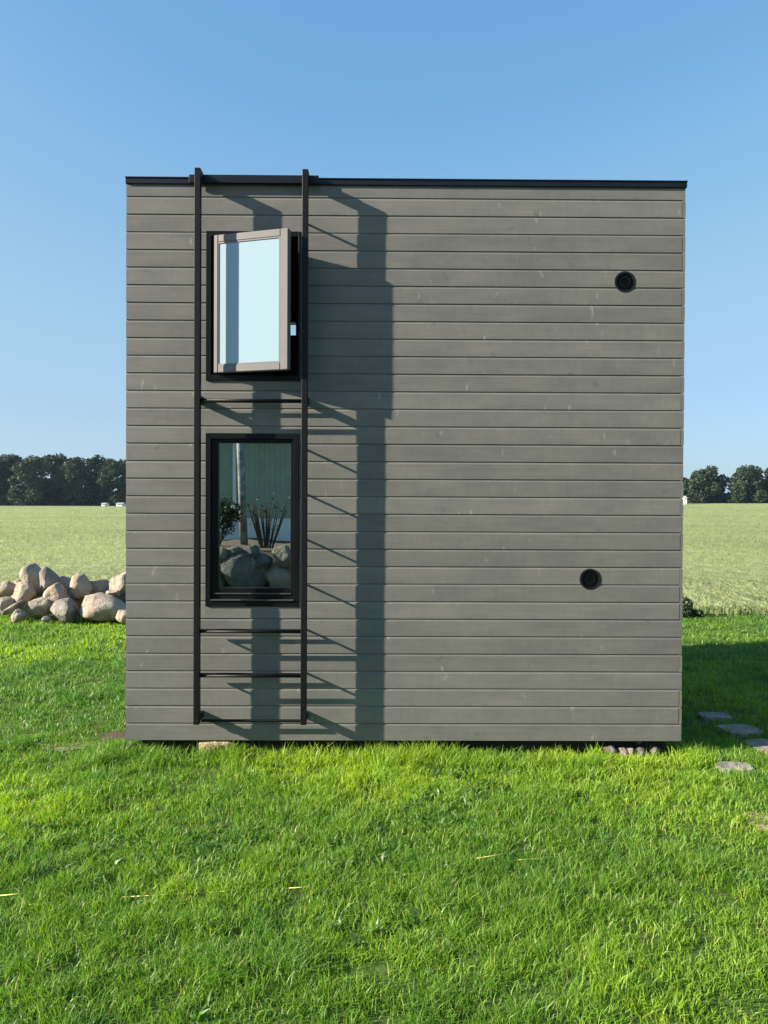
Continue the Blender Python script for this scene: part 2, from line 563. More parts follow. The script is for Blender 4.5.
rows = board_rows()
bm = bmesh.new()
pattern = [0, 1, 1, 0, 1, 0, 0, 1, 1, 1, 0, 1, 0, 1, 1, 0, 0, 1, 0, 1, 1, 0, 1, 0, 1, 1, 0, 1, 1, 0, 1, 0, 1]
for i, (z0, z1) in enumerate(rows):
    short_r = 0.024 if pattern[i % len(pattern)] else 0.0
    short_l = 0.0
    jy = random.uniform(-0.0012, 0.0012)
    clip_board(bm, HX0 + short_l + random.uniform(0, .002), HX1 - short_r - random.uniform(0, .002), jy, -1, z0, z1, 0, (WIN_LO, WIN_UP))
bmesh.ops.recalc_face_normals(bm, faces=bm.faces)
wall = from_bm('wall', bm, M['clad'], house, off=OFF)
cut = []
for px, py in VENTS:
    b2 = bmesh.new(); cyl(b2, (wx(px), -0.1, wz(py)), (wx(px), 0.1, wz(py)), RV - 0.006, seg=40)
    c = from_bm('cutter', b2, None, house, off=OFF); cut.append(c)
boolean_cut(wall, cut)
tag(wall, 'front wall of grey boards, with the two black windows in it')

for side in (0, 1):                                     # side walls
    bm = bmesh.new()
    for i, (z0, z1) in enumerate(rows):
        sh = pattern[i % len(pattern)] if side else 0
        y0 = 0.0005 if sh else TH + 0.002
        board(bm, y0, HD - TH - 0.002, HX1 + 0.0015 if side else HX0 - 0.0015, 1 if side else -1, z0, z1, 1)
    from_bm('wall', bm, M['clad'], house, off=OFF)
bm = bmesh.new()
for i, (z0, z1) in enumerate(rows):                     # rear wall
    clip_board(bm, HX0, HX1, HD, 1, z0, z1, 0, (REAR,))
from_bm('wall', bm, M['clad'], house, off=OFF)


def panel_with_holes(bm, x0, x1, y0, y1, z0, z1, holes):
    xs = sorted({x0, x1, *[h[0] for h in holes], *[h[1] for h in holes]})
    zs = sorted({z0, z1, *[h[2] for h in holes], *[h[3] for h in holes]})
    for xa, xb in zip(xs, xs[1:]):
        for za, zb in zip(zs, zs[1:]):
            cx, cz = (xa + xb) / 2, (za + zb) / 2
            if any(h[0] < cx < h[1] and h[2] < cz < h[3] for h in holes):
                continue
            box(bm, xa, xb, y0, y1, za, zb)


bm = bmesh.new()
i0 = TH + 0.001; T2 = 0.12
vh = [(wx(px) - RV * .6, wx(px) + RV * .6, wz(py) - RV * .6, wz(py) + RV * .6) for px, py in VENTS]
panel_with_holes(bm, HX0 + i0, HX1 - i0, i0, i0 + T2, Z0 + .004, ZT, [WIN_LO, WIN_UP])
panel_with_holes(bm, HX0 + i0, HX1 - i0, HD - i0 - T2, HD - i0, Z0 + .004, ZT, [REAR])
box(bm, HX0 + i0, HX0 + i0 + T2, i0 + T2 + .001, HD - i0 - T2 - .001, Z0 + .004, ZT)
box(bm, HX1 - i0 - T2, HX1 - i0, i0 + T2 + .001, HD - i0 - T2 - .001, Z0 + .004, ZT)
from_bm('inner_wall', bm, M['inner'], house, off=OFF)
bm = bmesh.new()
box(bm, HX0 + i0 + T2 + .002, HX1 - i0 - T2 - .002, i0 + T2 + .002, HD - i0 - T2 - .002, Z0 + 0.01, Z0 + 0.14)
from_bm('floor', bm, M['inner'], house, off=OFF)
bm = bmesh.new(); box(bm, HX0 + i0 + T2 + .002, HX1 - i0 - T2 - .002, i0 + T2 + .002, HD - i0 - T2 - .002, wz(410), wz(392))
from_bm('floor', bm, M['inner'], house, off=OFF)
# near-black box standing in for the shade in the gap below the boards
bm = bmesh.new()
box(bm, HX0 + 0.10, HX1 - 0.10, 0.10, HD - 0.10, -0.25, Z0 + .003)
from_bm('gap_shade', bm, M['plinth'], house, off=OFF)
# roof and metal edge
bm = bmesh.new()
box(bm, HX0 - 0.004, HX1 + 0.004, -0.004, HD + 0.004, ZT + .001, wz(182.5))
from_bm('roof', bm, M['roof'], house, off=OFF)
bm = bmesh.new()
e = 0.007
zt0, zt1 = ZT - 0.004, wz(181.8)
for (x0, x1, y0, y1) in ((HX0 - .003, HX1 + e, -e - .006, -.006), (HX0 - .003, HX1 + e, HD + .006, HD + .006 + e), (HX0 - .0029, HX0 - .0005, -.0055, HD + .0055), (HX1 + .005, HX1 + e, -.0055, HD + .0055)):
    box(bm, x0, x1, y0, y1, zt0, zt1)
for (x0, x1, y0, y1) in ((HX0 - .003 - .001, HX1 + e + .004, -e - .012, .10), (HX0 - .003 - .001, HX1 + e + .004, HD - .1, HD + .012 + e), (HX0 - .003 - .001, HX0 + .1, .1005, HD - .1005), (HX1 - .1, HX1 + e + .004, .1005, HD - .1005)):
    box(bm, x0, x1, y0, y1, zt1 + .0005, zt1 + .010)
from_bm('roof_edge', bm, M['trim'], house, off=OFF, bevel=0.002)


def frame_boxes(bm, x0, x1, z0, z1, w_, y0, y1, wb=None, wt=None, wr=None):
    wb = w_ if wb is None else wb; wt = w_ if wt is None else wt; wr = w_ if wr is None else wr
    box(bm, x0, x0 + w_, y0, y1, z0, z1); box(bm, x1 - wr, x1, y0, y1, z0, z1)
    box(bm, x0 + w_, x1 - wr, y0 + .0004, y1 - .0004, z0, z0 + wb); box(bm, x0 + w_, x1 - wr, y0 + .0004, y1 - .0004, z1 - wt, z1)


# lower, closed window
x0, x1, z0, z1 = WIN_LO
bm = bmesh.new(); frame_boxes(bm, x0 + .001, x1 - .001, z0 + .001, z1 - .001, 5.0 * S, -.012, .115, wb=6 * S)
win = from_bm('window', bm, M['frame'], house, off=OFF, bevel=0.0015)
tag(win, 'closed black framed window reflecting boulders and a green wall')
bm = bmesh.new()
gx0, gx1, gz0, gz1 = wx(218.5), wx(290.5), wz(588.5), wz(443.5)
sx0, sx1, sz0, sz1 = x0 + 5.2 * S, x1 - 5.2 * S, wz(599.5), z1 - 5.2 * S
box(bm, sx0, gx0, .006, .075, sz0, sz1); box(bm, gx1, sx1, .006, .075, sz0, sz1)
box(bm, gx0, gx1, .0064, .0746, sz0, gz0); box(bm, gx0, gx1, .0064, .0746, gz1, sz1)
sash = from_bm('sash', bm, M['frame'], win, bevel=0.003, off=OFF)
bm = bmesh.new(); box(bm, gx0 - .004, gx1 + .004, .034, .058, gz0 - .004, gz1 + .004)
from_bm('pane', bm, M['glass'], win, off=OFF)
bm = bmesh.new(); box(bm, x0 + 5.1 * S, x1 - 5.1 * S, -.022, .03, wz(600.9), wz(599.7))
box(bm, sx0 + .02, sx1 - .02, -.002, .006, wz(594.6), wz(593.6))
from_bm('sill', bm, M['sill_metal'], win, off=OFF)

# upper window with its sash swung out
x0, x1, z0, z1 = WIN_UP
bm = bmesh.new(); frame_boxes(bm, x0 + .001, x1 - .001, z0 + .001, z1 - .001, 5.0 * S, -.012, .115, wb=6 * S, wr=2.2 * S)
box(bm, x0 + 5 * S, x0 + 8 * S, .045, .11, z0 + 6 * S, z1 - 5 * S)          # rebate
win2 = from_bm('window', bm, M['frame'], house, off=OFF, bevel=0.0015)
tag(win2, 'black framed upper window whose sash is swung open')
dl, dr = 0.032, 0.205
A = Vector((wx(213.6, dl), -dl, 0)); B = Vector((wx(287.0, dr), -dr, 0))
sw = (B - A).length
ang = math.atan2(B.y - A.y, B.x - A.x)
szb, szt = wz(371.5, 0.12), wz(231.0, 0.12)
szt = wz(229.3, dr); szb = wz(370.0, dr)
Ms = Matrix.Translation((A.x - OFF[0], A.y, 0)) @ Matrix.Rotation(ang, 4, 'Z')


def sash_part(name, build, mat, bevel=0.0):
    bm = bmesh.new(); build(bm)
    if bevel: bmesh.ops.bevel(bm, geom=bm.edges[:], offset=bevel, segments=2, affect='EDGES')
    bmesh.ops.transform(bm, matrix=Ms, verts=bm.verts)
    return from_bm(name, bm, mat, win2)


def b_sash(bm):
    # y: 0 is the outer face, grows inwards
    frame_boxes(bm, 0, sw, szb, szt, 4.2 * S, 0, .060, wb=7.2 * S, wt=7.2 * S, wr=8.2 * S)


sash_part('sash', b_sash, M['sash'], 0.004)
sash_part('pane', lambda bm: box(bm, 4.2 * S - .003, sw - 8.2 * S + .003, .010, .034, szb + 7.2 * S - .003, szt - 7.2 * S + .003), M['film'])


def b_bead(bm):
    frame_boxes(bm, 4.2 * S + .0005 - .006, sw - 8.2 * S - .0005, szb + 7.2 * S + .0005, szt - 7.2 * S - .0005, .010, .0035, .009)


sash_part('glazing_bead', b_bead, M['sash'])
# stays holding the sash
for zz in (szb + .03, szt - .03):
    bm = bmesh.new(); box(bm, x0 + 6 * S, x0 + 6 * S + .25, -.004, .004, zz - .006, zz + .006)
    from_bm('stay', bm, M['black_steel'], win2, off=OFF)
# round vents
for px, py in VENTS:
    cx, cz = wx(px), wz(py)
    bm = bmesh.new(); ring(bm, cx, cz, RV - .013, RV + .001, -.0025, .020)
    v = from_bm('vent', bm, M['vent_rim'], house, off=OFF, bevel=0.0)
    bm = bmesh.new()
    cyl(bm, (cx, .018, cz), (cx, .0225, cz), RV - .008, seg=40)
    for k in range(-4, 5):
        hw = math.sqrt(max(0, (RV - .015) ** 2 - (k * .015) ** 2))
        box(bm, cx - hw, cx + hw, .006, .0178, cz + k * .015 - .002, cz + k * .015 + .002)
    from_bm('grille', bm, M['vent'], v, off=OFF)
    bm = bmesh.new(); ring(bm, cx, cz, RV * .42, RV * .50, .003, .0175)
    from_bm('inner_ring', bm, M['vent'], v, off=OFF)

# rear slit window
bm = bmesh.new(); x0, x1, z0, z1 = REAR
frame_boxes(bm, x0 + .0006, x1 - .0006, z0 + .0006, z1 - .0006, .006, HD - .12, HD + .006)
from_bm('window_frame', bm, M['frame'], house, off=OFF)

# ------------------------------------------------------------------ ladder
RD0, RD1 = 0.105, 0.153
rd = (RD0 + RD1) / 2
RL = wx(197.6, rd); RR = wx(304.3, rd)
rw = 0.0225
LOFF = ((RL + RR) / 2, 0, wz(725, rd))
lo = Vector((LOFF[0] - hc, 0, 0)); lo.rotate(Matrix.Rotation(YAW, 3, 'Z'))
ladder = empty('fixed_ladder', 'tall black steel ladder fixed to the grey wall over both windows', 'ladder', (hc + lo.x, lo.y, LOFF[2]), YAW)
for X, py in ((RL, 171.6), (RR, 172.3)):
    bm = bmesh.new(); box(bm, X - rw, X + rw, -RD1, -RD0, wz(725, rd), wz(py, rd))
    from_bm('rail', bm, M['black_steel'], ladder, bevel=.003, off=LOFF)
    # arms between wall and rail: roof edge, middle, foot
    for pyw, h in ((183.5, 0.078), (402.0, 0.052), (714.5, 0.052)):
        bm = bmesh.new()
        zc = wz(pyw)
        box(bm, X - .022, X + .022, -RD0 + .0005, -.001 if pyw > 200 else -.045, zc - h / 2, zc + h / 2)
        from_bm('bracket', bm, M['black_steel'], ladder, bevel=.002, off=LOFF)
bm = bmesh.new(); box(bm, wx(190), wx(318), -.044, -.029, wz(187.5), wz(179.6))
from_bm('mounting_plate', bm, M['trim'], ladder, bevel=.002, off=LOFF)
lev = [225.5, 270, 315, 359, 403.5, 450, 494.5, 539.5, 584.5, 629.5, 673]
for i, py in enumerate(lev):
    z = wz(py)
    bm = bmesh.new(); cyl(bm, (RR, -RD0 + .001, z), (RR, -.001, z), .0095, seg=10)
    from_bm('standoff', bm, M['black_steel'], ladder, off=LOFF)
    if py in (403.5, 629.5, 673):
        bm = bmesh.new(); cyl(bm, (RL + rw, -rd, z), (RR - rw, -rd, z), .0115, seg=12)
        from_bm('rung', bm, M['black_steel'], ladder, smooth=True, off=LOFF)
        bm = bmesh.new(); d2 = .057
        cyl(bm, (RL + rw - .006, -d2, z), (RR - rw + .006, -d2, z), .0095, seg=12)
        cyl(bm, (RL + rw - .006, -d2, z), (RL + rw - .006, -RD0 - .01, z), .0095, seg=10)
        from_bm('tread_bar', bm, M['black_steel'], ladder, off=LOFF)
z = wz(721.5, .057)
bm = bmesh.new(); cyl(bm, (RL + rw - .006, -.057, z), (RR - rw + .006, -.057, z), .0115, seg=12)
from_bm('tread_bar', bm, M['black_steel'], ladder, off=LOFF)

# ------------------------------------------------------------------ ground, field
FIELD_Y = 1.0 * (13.6 - D)
dirt = [ground_at(66, 748), ground_at(122, 739), ground_at(801, 822), ground_at(735, 768), ground_at(40, 752)]


def gh(x, y):
    x = np.asarray(x, float); y = np.asarray(y, float)
    dist = np.hypot(x, y + D)
    f = np.clip((17 - dist) / 5, 0, 1)
    near = np.clip((np.hypot(np.clip(np.abs(x - hc) - 2.2, 0, None), np.clip(np.abs(y - 2) - 2.0, 0, None))) / 1.0, 0, 1)
    return (fbm(x * .9, y * .9, 5, 3) - .5) * .07 * f * near


def axis_vals(lim_near, step, lim_far):
    a = list(np.arange(0, lim_near, step)); s = step
    while a[-1] < lim_far:
        s *= 1.35; a.append(a[-1] + s)
    return a


ax = axis_vals(9, .25, 4000); xs = np.array([-v for v in ax[:0:-1]] + ax)
ayp = axis_vals(12, .25, 5000); ayn = axis_vals(8, .25, 2500)
ys = np.array([-v for v in ayn[:0:-1]] + ayp)
X, Y = np.meshgrid(xs, ys)
Z = gh(X, Y)
v = np.stack([X.ravel(), Y.ravel(), Z.ravel()], 1)
nx, ny = len(xs), len(ys)
ii, jj = np.meshgrid(np.arange(nx - 1), np.arange(ny - 1))
q = (jj * nx + ii).ravel()
fi = np.stack([q, q + 1, q + 1 + nx, q + nx], 1).ravel()
g = mesh_np('ground', v, fi, np.full(len(q), 4), M['ground'])
tag(g, kind='structure')
g.data.polygons.foreach_set('use_smooth', [True] * len(g.data.polygons))


def crop_z(y, x=0.0):
    t = np.clip((np.asarray(y, float) - 8) / 230.0, 0, 1)
    x = np.clip(np.asarray(x, float), -130, 130)
    return .50 + (EYE - .50 - .12) * t + t * (.0150 * np.maximum(x, 0) + .002 * np.minimum(x, 0))


fx = np.concatenate([np.linspace(-340, -40, 41), np.linspace(-36, 36, 73), np.linspace(40, 340, 41)])
fy = np.concatenate([[FIELD_Y + .35], np.linspace(FIELD_Y + .8, 40, 60), np.linspace(42, 250, 50)])
X, Y = np.meshgrid(fx, fy)
Z = crop_z(Y, X) - .10 + 0.05 + (fbm(X * 1.3, Y * 1.3, 9, 3) - .5) * .10 * np.clip((60 - Y) / 30, 0.15, 1)
Z *= np.clip((Y - FIELD_Y) / 2.4, .2, 1)
Z[0, :] = 0.02
v = np.stack([X.ravel(), Y.ravel(), Z.ravel()], 1)
nx, ny = len(fx), len(fy)
ii, jj = np.meshgrid(np.arange(nx - 1), np.arange(ny - 1))
q = (jj * nx + ii).ravel()
fi = np.stack([q, q + 1, q + 1 + nx, q + nx], 1).ravel()
fo = mesh_np('field', v, fi, np.full(len(q), 4), M['field'])
tag(fo, kind='structure')
fo.data.polygons.foreach_set('use_smooth', [True] * len(fo.data.polygons))


for i, (px, py, rx, ry, mt) in enumerate(((66, 748, .24, .12, 'soil_dry'), (121, 739, .20, .16, 'soil_dark'), (801, 822, .36, .15, 'soil_sand'))):
    c = ground_at(px, py); r = random.Random(900 + i)
    bm = bmesh.new(); rings = []
    for f in (1.0, .66, .33):
        row = []
        for k in range(26):
            a = 2 * math.pi * k / 26
            q_ = f * (1 + .22 * math.sin(3 * a + i) + .12 * math.sin(7 * a + 2 * i) + r.uniform(-.06, .06))
            x_, y_ = c.x + math.cos(a) * q_ * rx, c.y + math.sin(a) * q_ * ry
            row.append(bm.verts.new((x_, y_, float(gh(x_, y_)) + .006 + .012 * (1 - f) + r.uniform(-.002, .004))))
        rings.append(row)
    for a_, b_ in zip(rings, rings[1:]):
        for k in range(26):
            bm.faces.new((a_[k], a_[(k + 1) % 26], b_[(k + 1) % 26], b_[k]))
    bm.faces.new(rings[-1])
    o = from_bm('bare_soil', bm, M[mt], smooth=True); tag(o, kind='structure')


# ------------------------------------------------------------------ blades
def blades(name, P, h, wd, lean, col, mat, bend=.5, w_mid=.8):
    n = len(P)
    a = rng.uniform(0, 2 * math.pi, n)
    fx_, fy_ = np.cos(a) * wd / 2, np.sin(a) * wd / 2
    la = rng.uniform(0, 2 * math.pi, n)
    lx, ly = np.cos(la) * lean, np.sin(la) * lean
    out = np.zeros((n, 5, 3))
    for k, (t, wf) in enumerate(((0, 1.0), (.55, w_mid))):
        cx = P[:, 0] + lx * h * t ** 2; cy = P[:, 1] + ly * h * t ** 2
        cz = P[:, 2] + h * (t - bend * lean ** 2 * t ** 2)
        out[:, 2 * k, 0] = cx - fx_ * wf; out[:, 2 * k, 1] = cy - fy_ * wf; out[:, 2 * k, 2] = cz
        out[:, 2 * k + 1, 0] = cx + fx_ * wf; out[:, 2 * k + 1, 1] = cy + fy_ * wf; out[:, 2 * k + 1, 2] = cz
    out[:, 4, 0] = P[:, 0] + lx * h; out[:, 4, 1] = P[:, 1] + ly * h
    out[:, 4, 2] = P[:, 2] + h * (1 - bend * lean ** 2)
    base = np.arange(n)[:, None] * 5
    fi = (base + np.array([[0, 1, 3, 2, 2, 3, 4]])).ravel()
    lt = np.tile([4, 3], n)
    tint = np.ones((n, 5, 4)); tint[:, :, :3] = col[:, None, :]
    return mesh_np(name, out.reshape(-1, 3), fi, lt, mat, tint.reshape(-1, 4))


slabs = [  # px, py, half width px, half height px, label
    (716, 717.5, 15, 3.0, 'farthest stepping stone in the cabin shade on the right, mossy and dark'),
    (743, 731.5, 20, 5.0, 'pale grey stepping stone in the middle of the path, in the cabin shade'),
    (772, 747, 21, 7.0, 'sunlit pale stepping stone cut by the right picture edge'),
    (736, 769, 17, 4.5, 'nearest stepping stone, half overgrown by sunny grass'),
]
slab_pos = []
for px, py, hw, hh, lb in slabs:
    c = ground_at(px, py)
    d0 = EYE * F / (py - HOR)
    hy = (EYE * F / (py - hh - HOR) - EYE * F / (py + hh - HOR)) / 2
    slab_pos.append((c, hw / F * d0, hy, lb))


def keep(x, y):
    ok = ~((x > HX0 - .0) & (x < HX1 + .0) & (y > .03) & (y < HD - .02))
    ok &= ~((y > FIELD_Y + .15))
    for c, rx, ry, lb in slab_pos:
        ok &= (((x - c.x) / (rx * .9)) ** 4 + ((y - c.y) / (ry * .85)) ** 4) > rng.uniform(.6, 1.1, len(x))
    for k, c in enumerate(dirt):
        r = (0.28, .22, .42, .25, .20)[k]
        dd = ((x - c.x) / r) ** 2 + ((y - c.y) / (r * .6)) ** 2
        ok &= dd > rng.uniform(-.45, 1.0, len(x))
    return ok


def scatter(d0, d1, dens, cond=None, spread=.64):
    area = spread * (d1 ** 2 - d0 ** 2)
    n = int(area * dens)
    dd = np.sqrt(rng.uniform(d0 ** 2, d1 ** 2, n)); xx = rng.uniform(-spread, spread, n) * dd
    yy = dd - D
    k = keep(xx, yy)
    if cond is not None:
        k &= cond(xx, yy, dd)
    # clumping
    cl = vnoise(xx * 9, yy * 9, 21)
    k &= rng.uniform(0, 1, n) < .12 + 1.3 * cl ** 1.3
    return xx[k], yy[k]


def lawn():
    parts = [(2.2, 4.3, 13500, None, .0044), (4.3, 6.4, 9000, None, .0056),
             (6.0, 9.5, 3000, lambda x, y, d: ((x / d < -.27) | (x > HX1)) & (y > .02), .009),
             (9.5, 13.9, 1700, lambda x, y, d: ((x / d < -.15) | (x / d > .18)), .013),
             (2.2, 13.9, 950, lambda x, y, d: np.abs(x / d) > .64, .012)]
    P = []; Hh = []; W = []; Ln = []; C = []
    for d0, d1, dens, cond, wd in parts:
        x, y = scatter(d0, d1, dens, cond, .64 if wd != .012 else 1.3)
        n = len(x)
        patch = fbm(x * .55 + 3, y * .75, 31, 3); mid = fbm(x * 3.2, y * 3.2, 47, 2); fine = rng.uniform(0, 1, n)
        h = .034 + .034 * mid + .030 * rng.uniform(0, 1, n) ** 2
        h *= .62 + .85 * vnoise(x * 2.2, y * 2.2, 71)
        h *= .62 + .78 * vnoise(x * 8.5 + 4, y * 8.5, 73)
        h *= np.where((np.abs(y + .1) < .22) & (x > HX0 - .2) & (x < HX1 + .2), 1.7, 1.0)
        h *= np.where((y > -.3) & (x > wx(600)) & (x < wx(672)), .62, 1.0)
        P.append(np.stack([x, y, gh(x, y) - .004], 1)); Hh.append(h)
        W.append(wd * rng.uniform(.65, 1.35, n)); Ln.append(np.clip(rng.normal(.66, .26, n), .08, 1.1))
        a = np.array([.125, .235, .030]); b = np.array([.330, .440, .036]); y2 = np.array([.36, .36, .10])
        # yellower patches on the left, bluish green ones elsewhere
        left = np.clip((-x - .1) / .9, 0, 1) * np.clip((1.3 - np.abs(y + 2.0)) / .8, 0, 1)
        strip = np.clip((.75 - np.abs(y + .75)) / .5, 0, 1) * np.clip((1.6 - x) / 1.2, 0, 1)
        t = np.clip((patch - .44) * 2.8 + (fine - .5) * .6 + .42 * left + .38 * strip - .16 * np.clip(x, 0, 1.2), 0, 1)[:, None]
        c = a * (1 - t) + b * t
        dry = (rng.uniform(0, 1, n) < .045)[:, None]
        c = np.where(dry, y2, c)
        clover = (vnoise(x * 5.5, y * 5.5, 91) > .74)[:, None]
        c = np.where(clover, c * np.array([.80, .90, 1.05]), c)
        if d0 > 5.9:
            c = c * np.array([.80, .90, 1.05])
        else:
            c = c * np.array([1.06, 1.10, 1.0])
        C.append(c)
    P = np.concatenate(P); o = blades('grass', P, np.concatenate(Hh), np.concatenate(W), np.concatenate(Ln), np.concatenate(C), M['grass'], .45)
    tag(o, 'uneven bright green lawn grass around the cabin', 'grass', kind='stuff')
    print('grass blades', len(P))


lawn()


def weeds():
    # broad low leaves (plantain and clover) scattered among the blades
    n = 2600
    dd = np.sqrt(rng.uniform(2.4 ** 2, 6.3 ** 2, n)); x = rng.uniform(-.62, .62, n) * dd; y = dd - D
    k = keep(x, y) & (fbm(x * 1.3, y * 1.3, 131, 2) > .52)
    x, y = x[k], y[k]; n = len(x)
    m = 5
    P = np.repeat(np.stack([x, y, gh(x, y)], 1), m, 0); P[:, :2] += rng.normal(0, .012, (n * m, 2))
    c = np.array([.10, .19, .04]) * rng.uniform(.7, 1.35, (n * m, 1))
    o = blades('lawn_weeds', P, rng.uniform(.035, .075, n * m), rng.uniform(.008, .016, n * m), rng.uniform(.5, 1.1, n * m), c, M['grass'], .45, 1.3)
    tag(o, 'broad leaved weeds growing among the lawn grass', 'weeds', kind='stuff')


weeds()


def crop():
    P = []; H_ = []; W = []; C = []
    for d0, d1, dens, wd in ((13.6, 18, 420, .016), (18, 27, 170, .028), (27, 45, 60, .05), (45, 80, 22, .09), (80, 140, 6, .16)):
        sp = .66
        n = int(sp * (d1 ** 2 - d0 ** 2) * dens)
        dd = np.sqrt(rng.uniform(d0 ** 2, d1 ** 2, n)); x = rng.uniform(-sp, sp, n) * dd; y = dd - D
        k = ((x / dd < -.14) | (x / dd > .18)) & (y > FIELD_Y + rng.uniform(0, .5, n))
        x, y, dd = x[k], y[k], dd[k]; n = len(x)
        edge = np.clip((y - FIELD_Y) / 2.2, 0.30, 1)
        P.append(np.stack([x, y, np.where(dd < 20, 0.0, crop_z(y, x) - .45)], 1))
        hh = np.where(dd < 20, crop_z(y, x), .47) * rng.uniform(.86, 1.10, n) * np.where(dd < 17.5, edge, 1)
        H_.append(hh); W.append(wd * rng.uniform(.7, 1.3, n))
        t = (fbm(x * .4, y * .4, 61, 3) * .9 + rng.uniform(0, .45, n))[:, None].clip(0, 1)
        c = np.array([.240, .285, .108]) * (1 - t) + np.array([.305, .335, .150]) * t
        c = np.where((edge < .6)[:, None] & (rng.uniform(0, 1, n) < .55)[:, None], np.array([.05, .10, .02]), c)
        C.append(c)
    n = sum(len(p) for p in P)
    o = blades('crop', np.concatenate(P), np.concatenate(H_), np.concatenate(W), rng.uniform(.10, .55, n), np.concatenate(C), M['crop'], .3, 1.0)
    tag(o, 'pale green ripening cereal standing in the field', 'crop', kind='stuff')
    print('crop', n)


crop()


# ------------------------------------------------------------------ stones
def stone_mesh(name, rx, ry, rz, seed, sub=4, p=11):
    r = random.Random(seed)
    planes = []
    for i in range(15):
        n_ = Vector((r.gauss(0, 1), r.gauss(0, 1), r.gauss(0, 1))).normalized()
        planes.append((n_, r.uniform(.66, 1.05)))
    bm = bmesh.new()
    bmesh.ops.create_icosphere(bm, subdivisions=sub, radius=1.0)
    from mathutils import noise as mn
    sx = Vector((r.uniform(0, 99), r.uniform(0, 99), r.uniform(0, 99)))
    ext = Vector((0, 0, 0))
    for v in bm.verts:
        d = v.co.normalized()
        s = sum((max(0.0, d.dot(n_)) / dd) ** p for n_, dd in planes)
        rad = min(1.15, max(.55, max(s, 1e-6) ** (-1.0 / p)))
        rad *= 1 + .07 * mn.noise(d * 1.7 + sx) + .04 * mn.noise(d * 4.0 + sx) + .016 * mn.noise(d * 11 + sx) + .008 * mn.noise(d * 25 + sx)
        v.co = d * rad
    mx = [max(abs(v.co[i]) for v in bm.verts) for i in range(3)]
    for v in bm.verts:
        v.co = Vector((v.co.x / mx[0] * rx, v.co.y / mx[1] * ry, v.co.z / mx[2] * rz))
    me = bpy.data.meshes.new(name); bm.to_mesh(me); bm.free()
    return me


BG = 'granite boulders heaped at the field edge left of the cabin'
boulders = [  # x0,x1,y0,y1, tilt, dist, label
    (75, 126, 596.5, 625, 0, 12.6, 'largest boulder, a broad round one low at the heap beside the cabin wall'),
    (49, 75, 598.5, 625, 8, 12.5, 'egg shaped boulder standing on the grass just left of the largest one'),
    (67, 89, 576.5, 603, 10, 13.2, 'pale upright boulder resting above the largest one, left of a dark flat stone'),
    (86, 110, 579.5, 598, 0, 13.6, 'shaded grey flat boulder lying on top behind the pale upright one'),
    (108, 132, 574.5, 600, 0, 13.1, 'pale rounded boulder high in the heap, cut off by the cabin corner'),
    (21, 42, 565, 595, -8, 13.4, 'tallest boulder, a pointed one topping the whole heap'),
    (35, 57, 571.5, 598, 14, 13.2, 'rounded boulder right of the pointed top one, dark on its right side'),
    (39, 65, 584, 611, 18, 12.9, 'leaning pale wedge of rock in the middle of the heap'),
    (10, 34, 584, 606, -10, 13.0, 'square pale boulder under the pointed top one'),
    (23, 49, 601, 621, 0, 12.7, 'angular pale boulder with a flat face low in front'),
    (-8, 12, 581, 599, 0, 13.2, 'pale boulder high at the left picture edge'),
    (-9, 10, 598, 617, 0, 12.8, 'pinkish boulder halfway up at the left picture edge'),
    (8, 21, 582.5, 592, 0, 13.8, 'small pale stone at the back between the left edge and the pointed top boulder'),
    (10, 22.5, 612, 625, 0, 12.4, 'small squat stone on the grass below the slanting slab'),
    (105, 118, 591, 600, 0, 12.9, 'small pale stone wedged above the right end of the largest boulder'),
    (54, 67, 579, 596, 0, 13.6, 'dark shaded stone sunk behind the leaning pale wedge'),
    (114, 130, 612, 625.5, 0, 12.3, 'low tan stone at the foot of the heap touching the cabin corner'),
    (19, 30, 600, 612, 0, 13.0, 'small pale stone tucked between the slanting slab and the angular boulder'),
    (38, 48, 618, 625, 0, 12.3, 'smallest flat stone lying on the grass in front of the heap'),
    (0, 22, 603, 617, -34, 12.55, 'narrow pale slab slanting down to the left'),
]
for i, (a, b, c, d, tilt, dist, lb) in enumerate(boulders):
    rx = (b - a) / 2 / F * dist * 1.13; rz = (d - c) / 2 / F * dist * 1.13
    if tilt == -34:
        rx, rz = rx * 1.1, rz * .42
    ry = min(max((rx + rz) / 2 * random.uniform(.9, 1.15), .1), .42)
    cx = ((a + b) / 2 - 384) / F * dist; cz = EYE - ((c + d) / 2 - HOR) / F * dist
    o = link('boulder', stone_mesh('boulder', rx, ry, rz, 100 + i), M['stone'], None, True, (cx, dist - D + .1, cz))
    o.rotation_euler = (0, math.radians(tilt), 0)
    tag(o, lb, 'boulder', BG)
rf = random.Random(5)
for k, (px, py) in enumerate(((4, 605), (20, 600), (36, 602), (50, 600), (64, 604), (80, 600), (95, 590), (112, 603), (58, 590), (30, 594), (74, 597), (122, 594))):
    dist = 13.55
    o = link('boulder', stone_mesh('boulder', .26, .24, .24, 170 + k, 3), M['stone'], None, True, ((px - 384) / F * dist, dist - D + .1, EYE - (py + 2 - HOR) / F * dist))
    tag(o, 'shaded boulder in the core of the heap, only glimpsed between the front ones', 'boulder', BG)

